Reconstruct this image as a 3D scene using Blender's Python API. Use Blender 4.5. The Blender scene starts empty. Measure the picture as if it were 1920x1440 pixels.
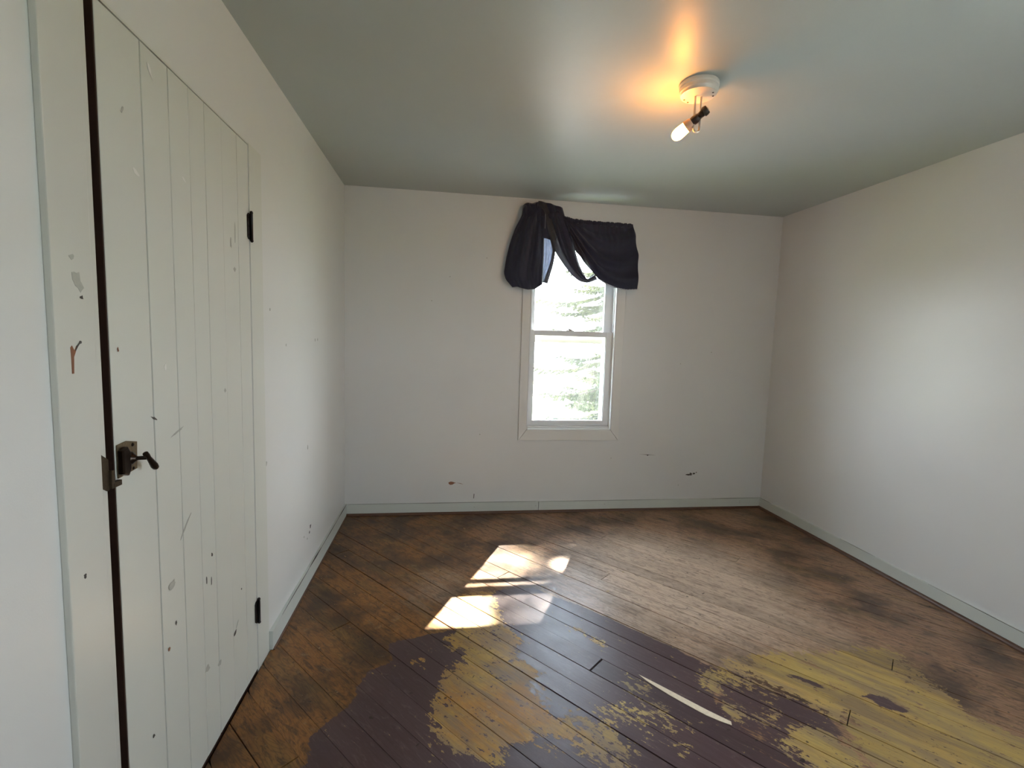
import bpy, math, random
import numpy as np
from mathutils import Vector, Matrix

random.seed(7); rng = np.random.default_rng(7)
scene = bpy.context.scene
COL = scene.collection

# ------------------------------------------------------------------ camera
W, H, YF = 3.396, 2.40, -4.35          # room width, height, front wall
def make_camera():
    yaw, pitch, roll = 0.141785, 0.095014, 0.031531
    f = Vector((math.sin(yaw)*math.cos(pitch), math.cos(yaw)*math.cos(pitch), -math.sin(pitch)))
    r0 = Vector((math.cos(yaw), -math.sin(yaw), 0)); u0 = r0.cross(f)
    r = math.cos(roll)*r0 + math.sin(roll)*u0; u = r.cross(f)
    cd = bpy.data.cameras.new('camera'); cam = bpy.data.objects.new('camera', cd); COL.objects.link(cam)
    cd.sensor_fit = 'HORIZONTAL'; cd.sensor_width = 36.0; cd.lens = 899.23*36/1920
    cd.clip_start = 0.05; cd.clip_end = 500
    m = Matrix((r, u, -f)).transposed().to_4x4(); m.translation = Vector((0.7195, -3.6296, 1.3622))
    cam.matrix_world = m
    scene.camera = cam
make_camera()

# ------------------------------------------------------------------ world, sun, portals, exposure
world = bpy.data.worlds.new('hazy_daylight'); scene.world = world; world.use_nodes = True
_n = world.node_tree.nodes; _l = world.node_tree.links; _n.clear()
SKY = 18.0
wo = _n.new('ShaderNodeOutputWorld'); bg = _n.new('ShaderNodeBackground')
tc = _n.new('ShaderNodeTexCoord'); sx = _n.new('ShaderNodeSeparateXYZ'); mr = _n.new('ShaderNodeMapRange')
mr.inputs['From Min'].default_value = 0.0; mr.inputs['From Max'].default_value = 0.9
mx = _n.new('ShaderNodeMix'); mx.data_type = 'RGBA'
mx.inputs['A'].default_value = (0.86, 0.93, 1.0, 1); mx.inputs['B'].default_value = (0.60, 0.76, 1.0, 1)
_l.new(tc.outputs['Generated'], sx.inputs[0]); _l.new(sx.outputs['Z'], mr.inputs['Value'])
_l.new(mr.outputs[0], mx.inputs['Factor']); _l.new(mx.outputs['Result'], bg.inputs['Color'])
bg.inputs['Strength'].default_value = SKY; _l.new(bg.outputs[0], wo.inputs[0])

SUN_DIR = Vector((0.485, 1.0, 1.15)).normalized()      # towards the sun
sd = bpy.data.lights.new('sun', 'SUN'); sd.energy = 60.0; sd.angle = 0.0093; sd.color = (1.0, 0.93, 0.82)
sun = bpy.data.objects.new('sun', sd); COL.objects.link(sun)
sun.rotation_euler = SUN_DIR.to_track_quat('Z', 'Y').to_euler(); sun.location = (6, 10, 12)

def portal(name, loc, rot, sx_, sy_):
    d = bpy.data.lights.new(name, 'AREA'); d.shape = 'RECTANGLE'; d.size = sx_; d.size_y = sy_; d.cycles.is_portal = True
    o = bpy.data.objects.new(name, d); COL.objects.link(o); o.location = loc; o.rotation_euler = rot
portal('sky_portal_back', (1.70, 0.17, 1.43), (math.radians(-90), 0, 0), 0.70, 1.56)
portal('sky_portal_right', (W+0.17, -3.735, 1.38), (0, math.radians(90), 0), .94, .95)

vs = scene.view_settings
vs.view_transform = 'Standard'; vs.look = 'None'; vs.gamma = 1.0; vs.exposure = 0.48; vs.use_curve_mapping = False
cy = scene.cycles
cy.use_denoising = True; cy.max_bounces = 7; cy.diffuse_bounces = 5; cy.glossy_bounces = 4
cy.transparent_max_bounces = 16; cy.caustics_reflective = True; cy.sample_clamp_indirect = 8.0

# ------------------------------------------------------------------ helpers
class MB:
    """collects vertices and faces"""
    def __init__(s): s.v = []; s.f = []
    def add(s, vs_, fs_):
        o = len(s.v); s.v += [tuple(v) for v in vs_]; s.f += [tuple(i+o for i in f) for f in fs_]; return s
    def box(s, a, b):
        (x0, y0, z0), (x1, y1, z1) = a, b
        return s.add([(x0,y0,z0),(x1,y0,z0),(x1,y1,z0),(x0,y1,z0),(x0,y0,z1),(x1,y0,z1),(x1,y1,z1),(x0,y1,z1)],
                     [(0,3,2,1),(4,5,6,7),(0,1,5,4),(1,2,6,5),(2,3,7,6),(3,0,4,7)])
    def prism(s, poly, ax, lo, hi):
        """poly: 2D points in the two other axes (cyclic order), extruded along axis ax"""
        def P(p, h):
            if ax == 0: return (h, p[0], p[1])
            if ax == 1: return (p[0], h, p[1])
            return (p[0], p[1], h)
        n = len(poly)
        vs_ = [P(p, lo) for p in poly] + [P(p, hi) for p in poly]
        fs_ = [tuple(range(n))[::-1], tuple(range(n, 2*n))] + [(i, (i+1) % n, n+(i+1) % n, n+i) for i in range(n)]
        return s.add(vs_, fs_)
    def tube(s, pts, rad, seg=10, caps=True, flat=1.0):
        pts = [Vector(p) for p in pts]
        rads = rad if isinstance(rad, (list, tuple)) else [rad]*len(pts)
        o = len(s.v); up = None
        for i, p in enumerate(pts):
            t = (pts[min(i+1, len(pts)-1)] - pts[max(i-1, 0)]).normalized()
            if up is None:
                up = Vector((0,0,1)) if abs(t.z) < .9 else Vector((0,1,0))
            a = t.cross(up).normalized(); b = a.cross(t).normalized(); up = b
            for k in range(seg):
                an = 2*math.pi*k/seg
                s.v.append(tuple(p + rads[i]*(math.cos(an)*a + flat*math.sin(an)*b)))
        for i in range(len(pts)-1):
            for k in range(seg):
                k2 = (k+1) % seg
                s.f.append((o+i*seg+k, o+i*seg+k2, o+(i+1)*seg+k2, o+(i+1)*seg+k))
        if caps:
            s.f.append(tuple(o+k for k in range(seg))[::-1]); e = o+(len(pts)-1)*seg; s.f.append(tuple(e+k for k in range(seg)))
        return s
    def lathe(s, prof, origin, axis=(0,0,1), seg=24):
        """prof: list of (radius, height along axis)"""
        ax = Vector(axis).normalized(); up = Vector((0,0,1)) if abs(ax.z) < .9 else Vector((1,0,0))
        a = ax.cross(up).normalized(); b = ax.cross(a).normalized(); o = len(s.v); O = Vector(origin)
        for (r, h) in prof:
            for k in range(seg):
                an = 2*math.pi*k/seg
                s.v.append(tuple(O + ax*h + max(r, 1e-5)*(math.cos(an)*a + math.sin(an)*b)))
        for i in range(len(prof)-1):
            for k in range(seg):
                k2 = (k+1) % seg
                s.f.append((o+i*seg+k, o+i*seg+k2, o+(i+1)*seg+k2, o+(i+1)*seg+k))
        s.f.append(tuple(o+k for k in range(seg))[::-1]); e = o+(len(prof)-1)*seg; s.f.append(tuple(e+k for k in range(seg)))
        return s
    def build(s, name, mat, parent=None, smooth=False, bevel=0, angle=40):
        me = bpy.data.meshes.new(name); me.from_pydata(s.v, [], s.f); me.update()
        if mat: me.materials.append(mat)
        return link(name, me, parent, smooth, bevel, angle)

def link(name, me, parent=None, smooth=False, bevel=0, angle=40, recalc=True):
    if recalc:
        import bmesh
        bm = bmesh.new(); bm.from_mesh(me); bmesh.ops.recalc_face_normals(bm, faces=bm.faces)
        if bevel:
            bmesh.ops.bevel(bm, geom=[e for e in bm.edges if e.is_manifold and e.calc_face_angle(0) > .6], offset=bevel, segments=2, affect='EDGES', profile=.6)
        bm.to_mesh(me); bm.free()
    if smooth:
        me.shade_smooth()
        try: me.set_sharp_from_angle(angle=math.radians(angle))
        except Exception: pass
    o = bpy.data.objects.new(name, me); COL.objects.link(o)
    if parent: o.parent = parent
    return o

def tag(o, label=None, cat=None, group=None, kind=None):
    if label: o['label'] = label
    if cat: o['category'] = cat
    if group: o['group'] = group
    if kind: o['kind'] = kind
    return o
def empty(name, loc=(0,0,0), **k):
    o = bpy.data.objects.new(name, None); COL.objects.link(o); o.location = (0, 0, 0); o.empty_display_size = .1
    return tag(o, **k)

# ------------------------------------------------------------------ materials
def srgb(r, g, b):
    f = lambda c: (c/255)/12.92 if c/255 <= .04045 else ((c/255+.055)/1.055)**2.4
    return (f(r), f(g), f(b), 1)
class NT:
    def __init__(s, name):
        s.m = bpy.data.materials.new(name); s.m.use_nodes = True; s.t = s.m.node_tree; s.t.nodes.clear()
        s.out = s.t.nodes.new('ShaderNodeOutputMaterial'); s.b = s.t.nodes.new('ShaderNodeBsdfPrincipled')
        s.t.links.new(s.b.outputs[0], s.out.inputs[0])
    def n(s, ty, **k):
        nd = s.t.nodes.new(ty)
        for a, v in k.items(): setattr(nd, a, v)
        return nd
    def set(s, sock, v):
        if hasattr(v, 'is_linked') or isinstance(v, bpy.types.NodeSocket): s.t.links.new(v, sock)
        else: sock.default_value = v
    def math(s, op, a, b=None, c=None, clamp=False):
        nd = s.n('ShaderNodeMath', operation=op, use_clamp=clamp); s.set(nd.inputs[0], a)
        if b is not None: s.set(nd.inputs[1], b)
        if c is not None: s.set(nd.inputs[2], c)
        return nd.outputs[0]
    def mix(s, f, a, b, bt='MIX'):
        nd = s.n('ShaderNodeMix', data_type='RGBA', blend_type=bt); s.set(nd.inputs['Factor'], f)
        s.set(nd.inputs['A'], a); s.set(nd.inputs['B'], b); return nd.outputs['Result']
    def pos(s): return s.n('ShaderNodeNewGeometry').outputs['Position']
    def mapv(s, vec, scale=(1,1,1), rot=(0,0,0)):
        nd = s.n('ShaderNodeMapping'); s.t.links.new(vec, nd.inputs['Vector']); nd.inputs['Scale'].default_value = scale; nd.inputs['Rotation'].default_value = rot
        return nd.outputs[0]
    def noise(s, vec, scale, detail=3, rough=.5, dist=0):
        nd = s.n('ShaderNodeTexNoise'); s.t.links.new(vec, nd.inputs['Vector'])
        nd.inputs['Scale'].default_value = scale; nd.inputs['Detail'].default_value = detail
        nd.inputs['Roughness'].default_value = rough; nd.inputs['Distortion'].default_value = dist
        return nd.outputs['Fac']
    def rng(s, v, a, b, c=0.0, d=1.0, smooth=False):
        nd = s.n('ShaderNodeMapRange'); nd.clamp = True
        if smooth: nd.interpolation_type = 'SMOOTHSTEP'
        s.set(nd.inputs['Value'], v); nd.inputs['From Min'].default_value = a; nd.inputs['From Max'].default_value = b
        nd.inputs['To Min'].default_value = c; nd.inputs['To Max'].default_value = d; return nd.outputs[0]
    def bump(s, h, strength=.2, dist=.01, prev=None):
        nd = s.n('ShaderNodeBump'); s.t.links.new(h, nd.inputs['Height']); nd.inputs['Strength'].default_value = strength
        nd.inputs['Distance'].default_value = dist
        if prev: s.t.links.new(prev, nd.inputs['Normal'])
        return nd.outputs[0]
    def fin(s, color=None, rough=None, normal=None, **k):
        if color is not None: s.set(s.b.inputs['Base Color'], color)
        if rough is not None: s.set(s.b.inputs['Roughness'], rough)
        if normal is not None: s.set(s.b.inputs['Normal'], normal)
        for a, v in k.items(): s.set(s.b.inputs[a.replace('_', ' ')], v)
        return s.m

def paint(name, c, rough=.4, dirt=.12, bumpy=.12, scale=1.0, spec=.5, grime=None, wavy=.25):
    t = NT(name); p = t.pos()
    big = t.noise(p, 1.3*scale, 3, .5); fine = t.noise(p, 260, 2, .6); mid = t.noise(p, 9, 4, .6)
    dark = tuple(x*(1-dirt) for x in c[:3]) + (1,)
    colr = t.mix(t.rng(big, .35, .7), c, dark)
    if grime:
        colr = t.mix(t.math('MULTIPLY', t.rng(mid, .60, .85), .12), colr, grime)
    nb = t.bump(fine, bumpy, .0012); nb = t.bump(t.noise(p, 7, 2, .5), wavy, .004, nb)
    r = t.rng(big, .2, .8, rough-.02, rough+.02)
    return t.fin(colr, r, nb, Specular_IOR_Level=spec)

M = {}
M['wall'] = paint('wall_paint', (.71, .72, .715, 1), .36, .04, .12)
M['wall_left'] = paint('wall_paint_left', (.72, .73, .71, 1), .36, .04, .12)
M['ceiling'] = paint('ceiling_paint', (.47, .515, .495, 1), .40, .06, .15)
M['base'] = paint('baseboard_paint', (.62, .66, .62, 1), .35, .10, .1, 1)
M['door'] = paint('door_paint', (.66, .675, .62, 1), .33, .03, .08, 1.0, wavy=.12)
M['casing'] = paint('door_casing_paint', (.66, .665, .61, 1), .34, .10, .10, 1.0, wavy=.15)
M['trim'] = paint('window_trim_paint', (.74, .74, .72, 1), .35, .05, .08)

def simple(name, c, rough=.5, metal=0, noise_amt=.15, sc=40, spec=.5, bump=.1):
    t = NT(name); p = t.pos(); nz = t.noise(p, sc, 4, .6)
    c = tuple(c[:3]) + (1,); d = tuple(x*(1-noise_amt) for x in c[:3]) + (1,)
    return t.fin(t.mix(nz, c, d), rough, t.bump(nz, bump, .002), Metallic=metal, Specular_IOR_Level=spec)
M['vinyl'] = simple('white_vinyl', (.78, .80, .82), .35, 0, .04, 20, bump=.02)
M['storm'] = simple('cream_storm_frame', (.74, .68, .54), .4, 0, .1, 20)
M['dark_gap'] = simple('bare_dark_wood', (.045, .018, .010), .6, 0, .7, 22)
M['closet'] = simple('closet_dark', (.08, .07, .06), .8)
M['iron'] = simple('black_iron', (.018, .015, .014), .38, .5, .5, 120)
M['bronze'] = simple('aged_bronze', (.035, .022, .014), .30, .7, .5, 90)
M['brass'] = simple('worn_brass', (.30, .23, .14), .38, .75, .65, 160)
M['bronze_worn'] = simple('worn_dark_brass', (.13, .10, .065), .42, .7, .6, 160)
M['shoe'] = simple('brown_shoe_moulding', (.13, .062, .035), .42, 0, .5, 18)
M['subfloor'] = simple('dark_subfloor', (.014, .010, .008), .9)
M['fixture'] = simple('cream_fixture_enamel', (.72, .68, .60), .35, 0, .08, 60)
M['fixture_metal'] = simple('pale_bracket_metal', (.66, .58, .50), .3, .35, .1, 60)
M['copper'] = simple('copper_collar', (.70, .42, .28), .4, .2, .15, 60)
M['socket'] = simple('brown_bakelite', (.045, .022, .014), .35, 0, .3, 60)
M['sliver'] = simple('fresh_split_wood', (.92, .78, .58), .6, 0, .35, 90)
M['mark_brown'] = simple('brown_stain', (.30, .13, .07), .5, 0, .4, 200)
M['mark_dark'] = simple('dark_chip', (.10, .09, .08), .7, 0, .5, 200)
M['mark_grey'] = simple('grey_scuff', (.50, .51, .46), .5, 0, .3, 120)
M['mark_pale'] = simple('pale_scrape', (.82, .82, .78), .4, 0, .1, 120)
M['bark'] = simple('spruce_bark', (.16, .12, .09), .9, 0, .5, 20)
M['house_wall'] = simple('pale_siding', (.7, .7, .68), .8)
M['house_roof'] = simple('pale_blue_roof', (.17, .21, .34), .6)
M['pole'] = simple('grey_pole', (.25, .25, .25), .6)

def glass_mat():
    t = NT('veiled_window_glass'); t.t.nodes.remove(t.b)
    tr = t.n('ShaderNodeBsdfTransparent'); tr.inputs[0].default_value = (.985, .99, .985, 1)
    gl = t.n('ShaderNodeBsdfGlossy'); gl.inputs['Roughness'].default_value = .02
    du = t.n('ShaderNodeBsdfTranslucent'); du.inputs[0].default_value = (.9, .9, .85, 1)
    fr = t.n('ShaderNodeLayerWeight'); fc = t.math('MULTIPLY_ADD', t.math('POWER', fr.outputs['Facing'], 5.0), .9, .03)
    m1 = t.n('ShaderNodeMixShader'); m2 = t.n('ShaderNodeMixShader')
    veil = t.rng(t.noise(t.pos(), 6, 4, .6), .3, .8, .004, .012)  # translucent veil put into the glass, washes out the view like glare
    t.t.links.new(veil, m1.inputs[0]); t.t.links.new(tr.outputs[0], m1.inputs[1]); t.t.links.new(du.outputs[0], m1.inputs[2])
    t.t.links.new(fc, m2.inputs[0]); t.t.links.new(m1.outputs[0], m2.inputs[1]); t.t.links.new(gl.outputs[0], m2.inputs[2])
    t.t.links.new(m2.outputs[0], t.out.inputs[0]); return t.m
M['glass'] = glass_mat()

def cloth_mat(name, c, c2, see=.04, transl=.25, stripes=False):
    t = NT(name)
    p = t.pos(); weave = t.noise(t.mapv(p, (500, 500, 900)), 1.0, 2, .5)
    col = t.mix(t.noise(p, 30, 3, .5), c, c2)
    t.fin(col, .55, t.bump(weave, .15, .001), Sheen_Weight=.5, Specular_IOR_Level=.45)
    tl = t.n('ShaderNodeBsdfTranslucent'); t.t.links.new(col, tl.inputs[0])
    tp = t.n('ShaderNodeBsdfTransparent')
    m1 = t.n('ShaderNodeMixShader'); m2 = t.n('ShaderNodeMixShader'); m1.inputs[0].default_value = transl; m2.inputs[0].default_value = see
    t.t.links.new(t.b.outputs[0], m1.inputs[1]); t.t.links.new(tl.outputs[0], m1.inputs[2])
    t.t.links.new(m1.outputs[0], m2.inputs[1]); t.t.links.new(tp.outputs[0], m2.inputs[2]); t.t.links.new(m2.outputs[0], t.out.inputs[0])
    return t.m
NAVY = (.008, .010, .032, 1); NAVY2 = (.014, .018, .055, 1)
M['navy'] = cloth_mat('navy_curtain_cloth', NAVY, NAVY2, .006, .25)
M['navy_sheer'] = cloth_mat('navy_sheer_cloth', (.07, .07, .085, 1), (.11, .11, .13, 1), .030, .6)
M['sheer'] = cloth_mat('blue_sheer_cloth', (.13, .15, .22, 1), (.24, .27, .36, 1), .085, .7)
M['trimthread'] = cloth_mat('pale_thread', (.7, .7, .72, 1), (.5, .5, .55, 1), 0, .4)

def bulb_mat():
    t = NT('glowing_warm_bulb'); t.t.nodes.remove(t.b)
    e = t.n('ShaderNodeEmission'); e.inputs[0].default_value = (1.0, .36, .05, 1); e.inputs[1].default_value = 175
    t.t.links.new(e.outputs[0], t.out.inputs[0]); return t.m
M['bulb'] = bulb_mat()

def needle_mat():
    t = NT('spruce_needles'); p = t.pos()
    c = t.mix(t.rng(t.noise(p, 2.2, 3, .6), .35, .65), (.055, .065, .035, 1), (.11, .115, .045, 1))
    t.fin(c, .6); tl = t.n('ShaderNodeBsdfTranslucent'); t.t.links.new(c, tl.inputs[0])
    m1 = t.n('ShaderNodeMixShader'); m1.inputs[0].default_value = .22
    t.t.links.new(t.b.outputs[0], m1.inputs[1]); t.t.links.new(tl.outputs[0], m1.inputs[2]); t.t.links.new(m1.outputs[0], t.out.inputs[0])
    return t.m
M['needles'] = needle_mat()
def ground_mat():
    t = NT('lawn_and_drive'); p = t.pos(); s = t.n('ShaderNodeSeparateXYZ'); t.t.links.new(p, s.inputs[0])
    g = t.mix(t.noise(p, 3, 4, .6), (.12, .16, .05, 1), (.20, .22, .09, 1))
    c = t.mix(t.rng(t.noise(p, .12, 2, .4), .42, .5), (.50, .49, .46, 1), g)
    return t.fin(c, .9)
M['ground'] = ground_mat()

# floor boards: paint and tone layers come in as density attributes worked out from the outlines below
ANG = math.radians(-49.0); UD = (math.cos(ANG), math.sin(ANG)); ND = (-math.sin(ANG), math.cos(ANG)); P0, PITCH = 0.012, 0.1
def floor_mat():
    t = NT('worn_painted_floor_boards'); p = t.pos()
    A = lambda nm: t.n('ShaderNodeAttribute', attribute_name=nm).outputs['Fac']
    g = t.mapv(p, (1, 1, 1), (0, 0, -ANG))            # x now runs along the boards
    oi = t.n('ShaderNodeObjectInfo').outputs['Random']
    sh = t.n('ShaderNodeCombineXYZ'); t.t.links.new(t.math('MULTIPLY', oi, 37.0), sh.inputs[0]); t.t.links.new(t.math('MULTIPLY', oi, 11.0), sh.inputs[2])
    va = t.n('ShaderNodeVectorMath', operation='ADD'); t.t.links.new(g, va.inputs[0]); t.t.links.new(sh.outputs[0], va.inputs[1]); gb = va.outputs[0]
    grain = t.noise(t.mapv(gb, (2.2, 38, 1)), 1.0, 5, .62, 1.2)
    fineg = t.noise(t.mapv(gb, (9, 210, 1)), 1.0, 3, .6, .4)
    figure = t.noise(t.mapv(gb, (2.0, 9, 1)), 1.0, 3, .5, 2.5)
    ring = t.math('SINE', t.math('MULTIPLY', figure, 70.0))
    blot = t.noise(p, 3.2, 4, .6); flake = t.noise(p, 48, 5, .68); clump = t.noise(p, 13, 4, .62, .6)
    streak = t.noise(t.mapv(g, (14, 60, 1)), 1.0, 4, .65, .8)
    # base wood: warm red-brown varnish at the left, greyer brown at the right
    s = t.n('ShaderNodeSeparateXYZ'); t.t.links.new(p, s.inputs[0])
    side = t.rng(s.outputs['X'], .5, 1.5, smooth=True)
    warm = t.mix(grain, (.20, .074, .016, 1), (.40, .19, .05, 1)); cool = t.mix(grain, (.25, .128, .068, 1), (.48, .285, .165, 1))
    wood = t.mix(side, warm, cool)
    wood = t.mix(t.rng(blot, .44, .62, 0, .85), wood, (.055, .027, .014, 1))
    wood = t.mix(t.math('MULTIPLY', t.rng(t.noise(t.mapv(g, (2, 7, 1)), 1.2, 3, .6), .52, .68), .35), wood, (.25, .17, .05, 1))
    wood = t.mix(t.rng(ring, .1, 1, 0, .38), wood, (.05, .028, .016, 1))
    wood = t.mix(t.rng(streak, .50, .64, 0, .7), wood, (.055, .032, .02, 1))
    wood = t.mix(t.rng(clump, .60, .74, 0, .5), wood, (.36, .24, .12, 1))
    wood = t.mix(t.math('MULTIPLY', t.math('SUBTRACT', oi, .5), .5, clamp=True), wood, (.05, .035, .025, 1))
    vo = t.n('ShaderNodeTexVoronoi'); t.t.links.new(t.mapv(gb, (2.2, 5.5, 1)), vo.inputs['Vector']); vo.inputs['Scale'].default_value = 1.0
    kd = t.math('ADD', vo.outputs['Distance'], t.math('MULTIPLY', t.math('SUBTRACT', flake, .5), .12))
    wood = t.mix(t.rng(kd, .16, .05, 0, .85), wood, (.035, .018, .011, 1))
    wood = t.mix(t.math('MULTIPLY', t.rng(kd, .30, .14), t.rng(t.math('SINE', t.math('MULTIPLY', kd, 130.0)), 0, 1, 0, .5)), wood, (.05, .028, .016, 1))
    dens = lambda a, k, nz: t.rng(t.math('ADD', a, t.math('MULTIPLY', t.math('SUBTRACT', nz, .5), k)), .46, .54, smooth=True)
    n1 = t.math('ADD', t.math('MULTIPLY', clump, .28), t.math('ADD', t.math('MULTIPLY', flake, .30), t.math('MULTIPLY', streak, .42)))
    n2 = t.math('ADD', t.math('MULTIPLY', grain, .45), t.math('ADD', t.math('MULTIPLY', clump, .30), t.math('MULTIPLY', streak, .25)))
    bare = t.mix(grain, (.40, .28, .20, 1), (.66, .52, .40, 1)); bare = t.mix(t.rng(ring, .0, 1, 0, .3), bare, (.2, .14, .1, 1)); bare = t.mix(t.rng(streak, .50, .64, 0, .6), bare, (.12, .08, .06, 1))  # bare wood colour, lightened to carry the window glare as well
    wood = t.mix(t.rng(t.math('ADD', A('bare_glare_density'), t.math('MULTIPLY', t.math('SUBTRACT', n2, .5), 1.6)), .2, .9), wood, bare)
    wood = t.mix(t.rng(t.math('ADD', A('dark_density'), t.math('MULTIPLY', t.math('SUBTRACT', n2, .5), 2.0)), .25, .95, 0, .85), wood, (.045, .026, .018, 1))
    pur = t.mix(grain, (.060, .032, .034, 1), (.105, .066, .070, 1)); pur = t.mix(t.rng(streak, .54, .70, 0, .45), pur, (.17, .12, .11, 1))
    yel = t.mix(t.rng(blot, .42, .60), (.50, .325, .075, 1), (.46, .225, .045, 1)); yel = t.mix(t.rng(n2, .40, .56, .65, 0), yel, (.22, .14, .065, 1)); yel = t.mix(t.rng(streak, .52, .66, 0, .6), yel, (.24, .165, .10, 1)); yel = t.mix(t.rng(flake, .55, .75, 0, .4), yel, (.58, .45, .18, 1))
    worn = t.noise(t.mapv(g, (3, 15, 1)), 1.0, 4, .6, .5)
    yel = t.mix(t.math('MULTIPLY', t.rng(s.outputs['X'], 1.15, 1.5), .6), yel, (.42, .315, .115, 1))
    yel = t.mix(t.rng(worn, .44, .60, 0, .75), yel, (.24, .17, .105, 1))
    mp = dens(A('purple_density'), 1.3, n2); my = dens(t.math('MULTIPLY', A('yellow_density'), .83), 4.6, n1); mo = dens(A('purple_over_density'), 1.6, n1)
    c = t.mix(mp, wood, pur); c = t.mix(my, c, yel); c = t.mix(mo, c, pur)
    c = t.mix(1.0, c, t.mix(oi, (.82, .81, .80, 1), (1.10, 1.09, 1.08, 1)), 'MULTIPLY')
    c = t.mix(t.rng(grain, .56, .70, 0, .35), c, (.045, .028, .02, 1))
    c = t.mix(t.rng(fineg, .52, .74, 0, .35), c, (.045, .03, .024, 1))
    spots = t.noise(p, 30, 2, .5); c = t.mix(t.rng(spots, .71, .74, 0, .8), c, (.03, .02, .016, 1))
    h = t.math('ADD', t.math('MULTIPLY', grain, .5), t.math('ADD', t.math('MULTIPLY', my, .3), t.math('MULTIPLY', flake, .3)))
    rough = t.math('ADD', t.rng(n2, .35, .65, .30, .46), t.math('MULTIPLY', my, .12))
    return t.fin(c, rough, t.bump(h, .35, .0025), Specular_IOR_Level=.34)
M['floor'] = floor_mat()

# outlines of the paint and tone layers on the floor: (strength, feather in metres, points in metres)
YELLOW =[
 (0.97,0.025,[(0.823,-1.178),(1.004,-1.171),(1.012,-1.287),(1.038,-1.476),(1.089,-1.564),(1.056,-1.728),(1.097,-1.759),(1.114,-1.823),(1.126,-1.908),(1.116,-2.042),(1.155,-2.071),(1.209,-2.088),(1.14,-2.135),(1.063,-2.142),(0.972,-2.155),(0.931,-2.241),(0.902,-2.345),(0.885,-2.237),(0.824,-2.175),(0.763,-2.174),(0.716,-2.138),(0.696,-2.047),(0.7,-1.895),(0.727,-1.81),(0.746,-1.749),(0.807,-1.721),(0.827,-1.672),(0.754,-1.61),(0.735,-1.551),(0.784,-1.495),(0.747,-1.361)]),
 (0.78,0.05,[(1.102,-2.046),(1.262,-2.044),(1.348,-2.09),(1.371,-2.185),(1.366,-2.288),(1.304,-2.355),(1.246,-2.275),(1.146,-2.184),(1.062,-2.149)]),
 (0.62,0.05,[(1.282,-2.013),(1.403,-1.998),(1.491,-2.042),(1.568,-2.101),(1.616,-2.154),(1.537,-2.277),(1.496,-2.165),(1.386,-2.147),(1.333,-2.077)]),
 (0.55,0.05,[(1.425,-1.878),(1.522,-1.862),(1.574,-1.953),(1.59,-2.065),(1.606,-2.146),(1.509,-2.095),(1.444,-2.002)]),
 (0.68,0.02,[(1.317,-1.492),(1.407,-1.564),(1.498,-1.709),(1.462,-1.706),(1.366,-1.617)]),
 (0.72,0.03,[(1.811,-1.844),(1.902,-1.843),(1.876,-1.988),(1.8,-2.038),(1.75,-1.97),(1.743,-1.924)]),
 (0.9,0.03,[(1.781,-2.044),(1.834,-2.047),(1.848,-2.142),(1.801,-2.171),(1.77,-2.114)]),
 (0.97,0.04,[(2.059,-1.812),(2.179,-1.788),(2.321,-1.808),(2.487,-1.801),(2.705,-1.803),(2.807,-1.839),(2.772,-1.926),(2.75,-2.023),(2.731,-2.096),(2.735,-2.207),(2.774,-2.266),(2.788,-2.322),(2.817,-2.423),(2.379,-2.66),(2.064,-2.625),(2.138,-2.37),(2.166,-2.257),(2.157,-2.173),(2.12,-2.086),(2.059,-1.986),(1.972,-1.906)]),
 (0.66,0.04,[(1.898,-1.808),(2.068,-1.799),(2.059,-1.986),(2.132,-2.071),(2.005,-2.058),(1.897,-1.985),(1.842,-1.903)]),
 (0.88,0.04,[(1.89,-2.229),(2.033,-2.166),(2.081,-2.185),(2.137,-2.243),(2.156,-2.352),(1.973,-2.462),(1.874,-2.451),(1.911,-2.316)]),
 (0.52,0.05,[(1.845,-2.064),(1.97,-2.076),(2.049,-2.199),(2.062,-2.28),(1.913,-2.264),(1.822,-2.163)]),
 (0.8,0.02,[(0.607,-1.702),(0.644,-1.651),(0.666,-1.691),(0.653,-1.753),(0.614,-1.743)]),
]
PURPLE =[
 (1,0.03,[(0.526,-1.698),(0.49,-1.579),(0.638,-1.531),(0.784,-1.495),(0.924,-1.28),(1.035,-1.157),(1.227,-1.155),(1.325,-1.251),(1.442,-1.354),(1.564,-1.492),(1.682,-1.63),(1.768,-1.723),(1.827,-1.801),(1.836,-1.88),(1.784,-1.95),(1.773,-2.057),(1.772,-2.151),(1.79,-2.24),(1.801,-2.334),(1.696,-2.583),(0.282,-2.424),(0.29,-2.173),(0.32,-2.151),(0.284,-2.061),(0.318,-2.027),(0.346,-1.976),(0.383,-1.942),(0.409,-1.898),(0.405,-1.846),(0.426,-1.778),(0.457,-1.734)]),
 (0.62,0.06,[(1.759,-1.715),(1.9,-1.825),(1.995,-1.908),(2.102,-2.022),(2.188,-2.138),(2.195,-2.237),(2.102,-2.367),(1.872,-2.603),(1.623,-2.575),(1.789,-1.974)]),
 (0.85,0.02,[(2.279,-2.113),(2.339,-2.135),(2.361,-2.174),(2.303,-2.178),(2.264,-2.154)]),
]
PURPLE_OVER =[
 (0.95,0.015,[(2.397,-2.043),(2.463,-2.093),(2.505,-2.168),(2.449,-2.173),(2.389,-2.119)]),
 (0.8,0.015,[(2.1,-1.862),(2.177,-1.925),(2.295,-2.018),(2.366,-2.083),(2.276,-2.04),(2.154,-1.955)]),
 (0.7,0.02,[(0.804,-1.985),(0.776,-1.951),(0.79,-2.021),(0.821,-2.041)]),
]
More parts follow.
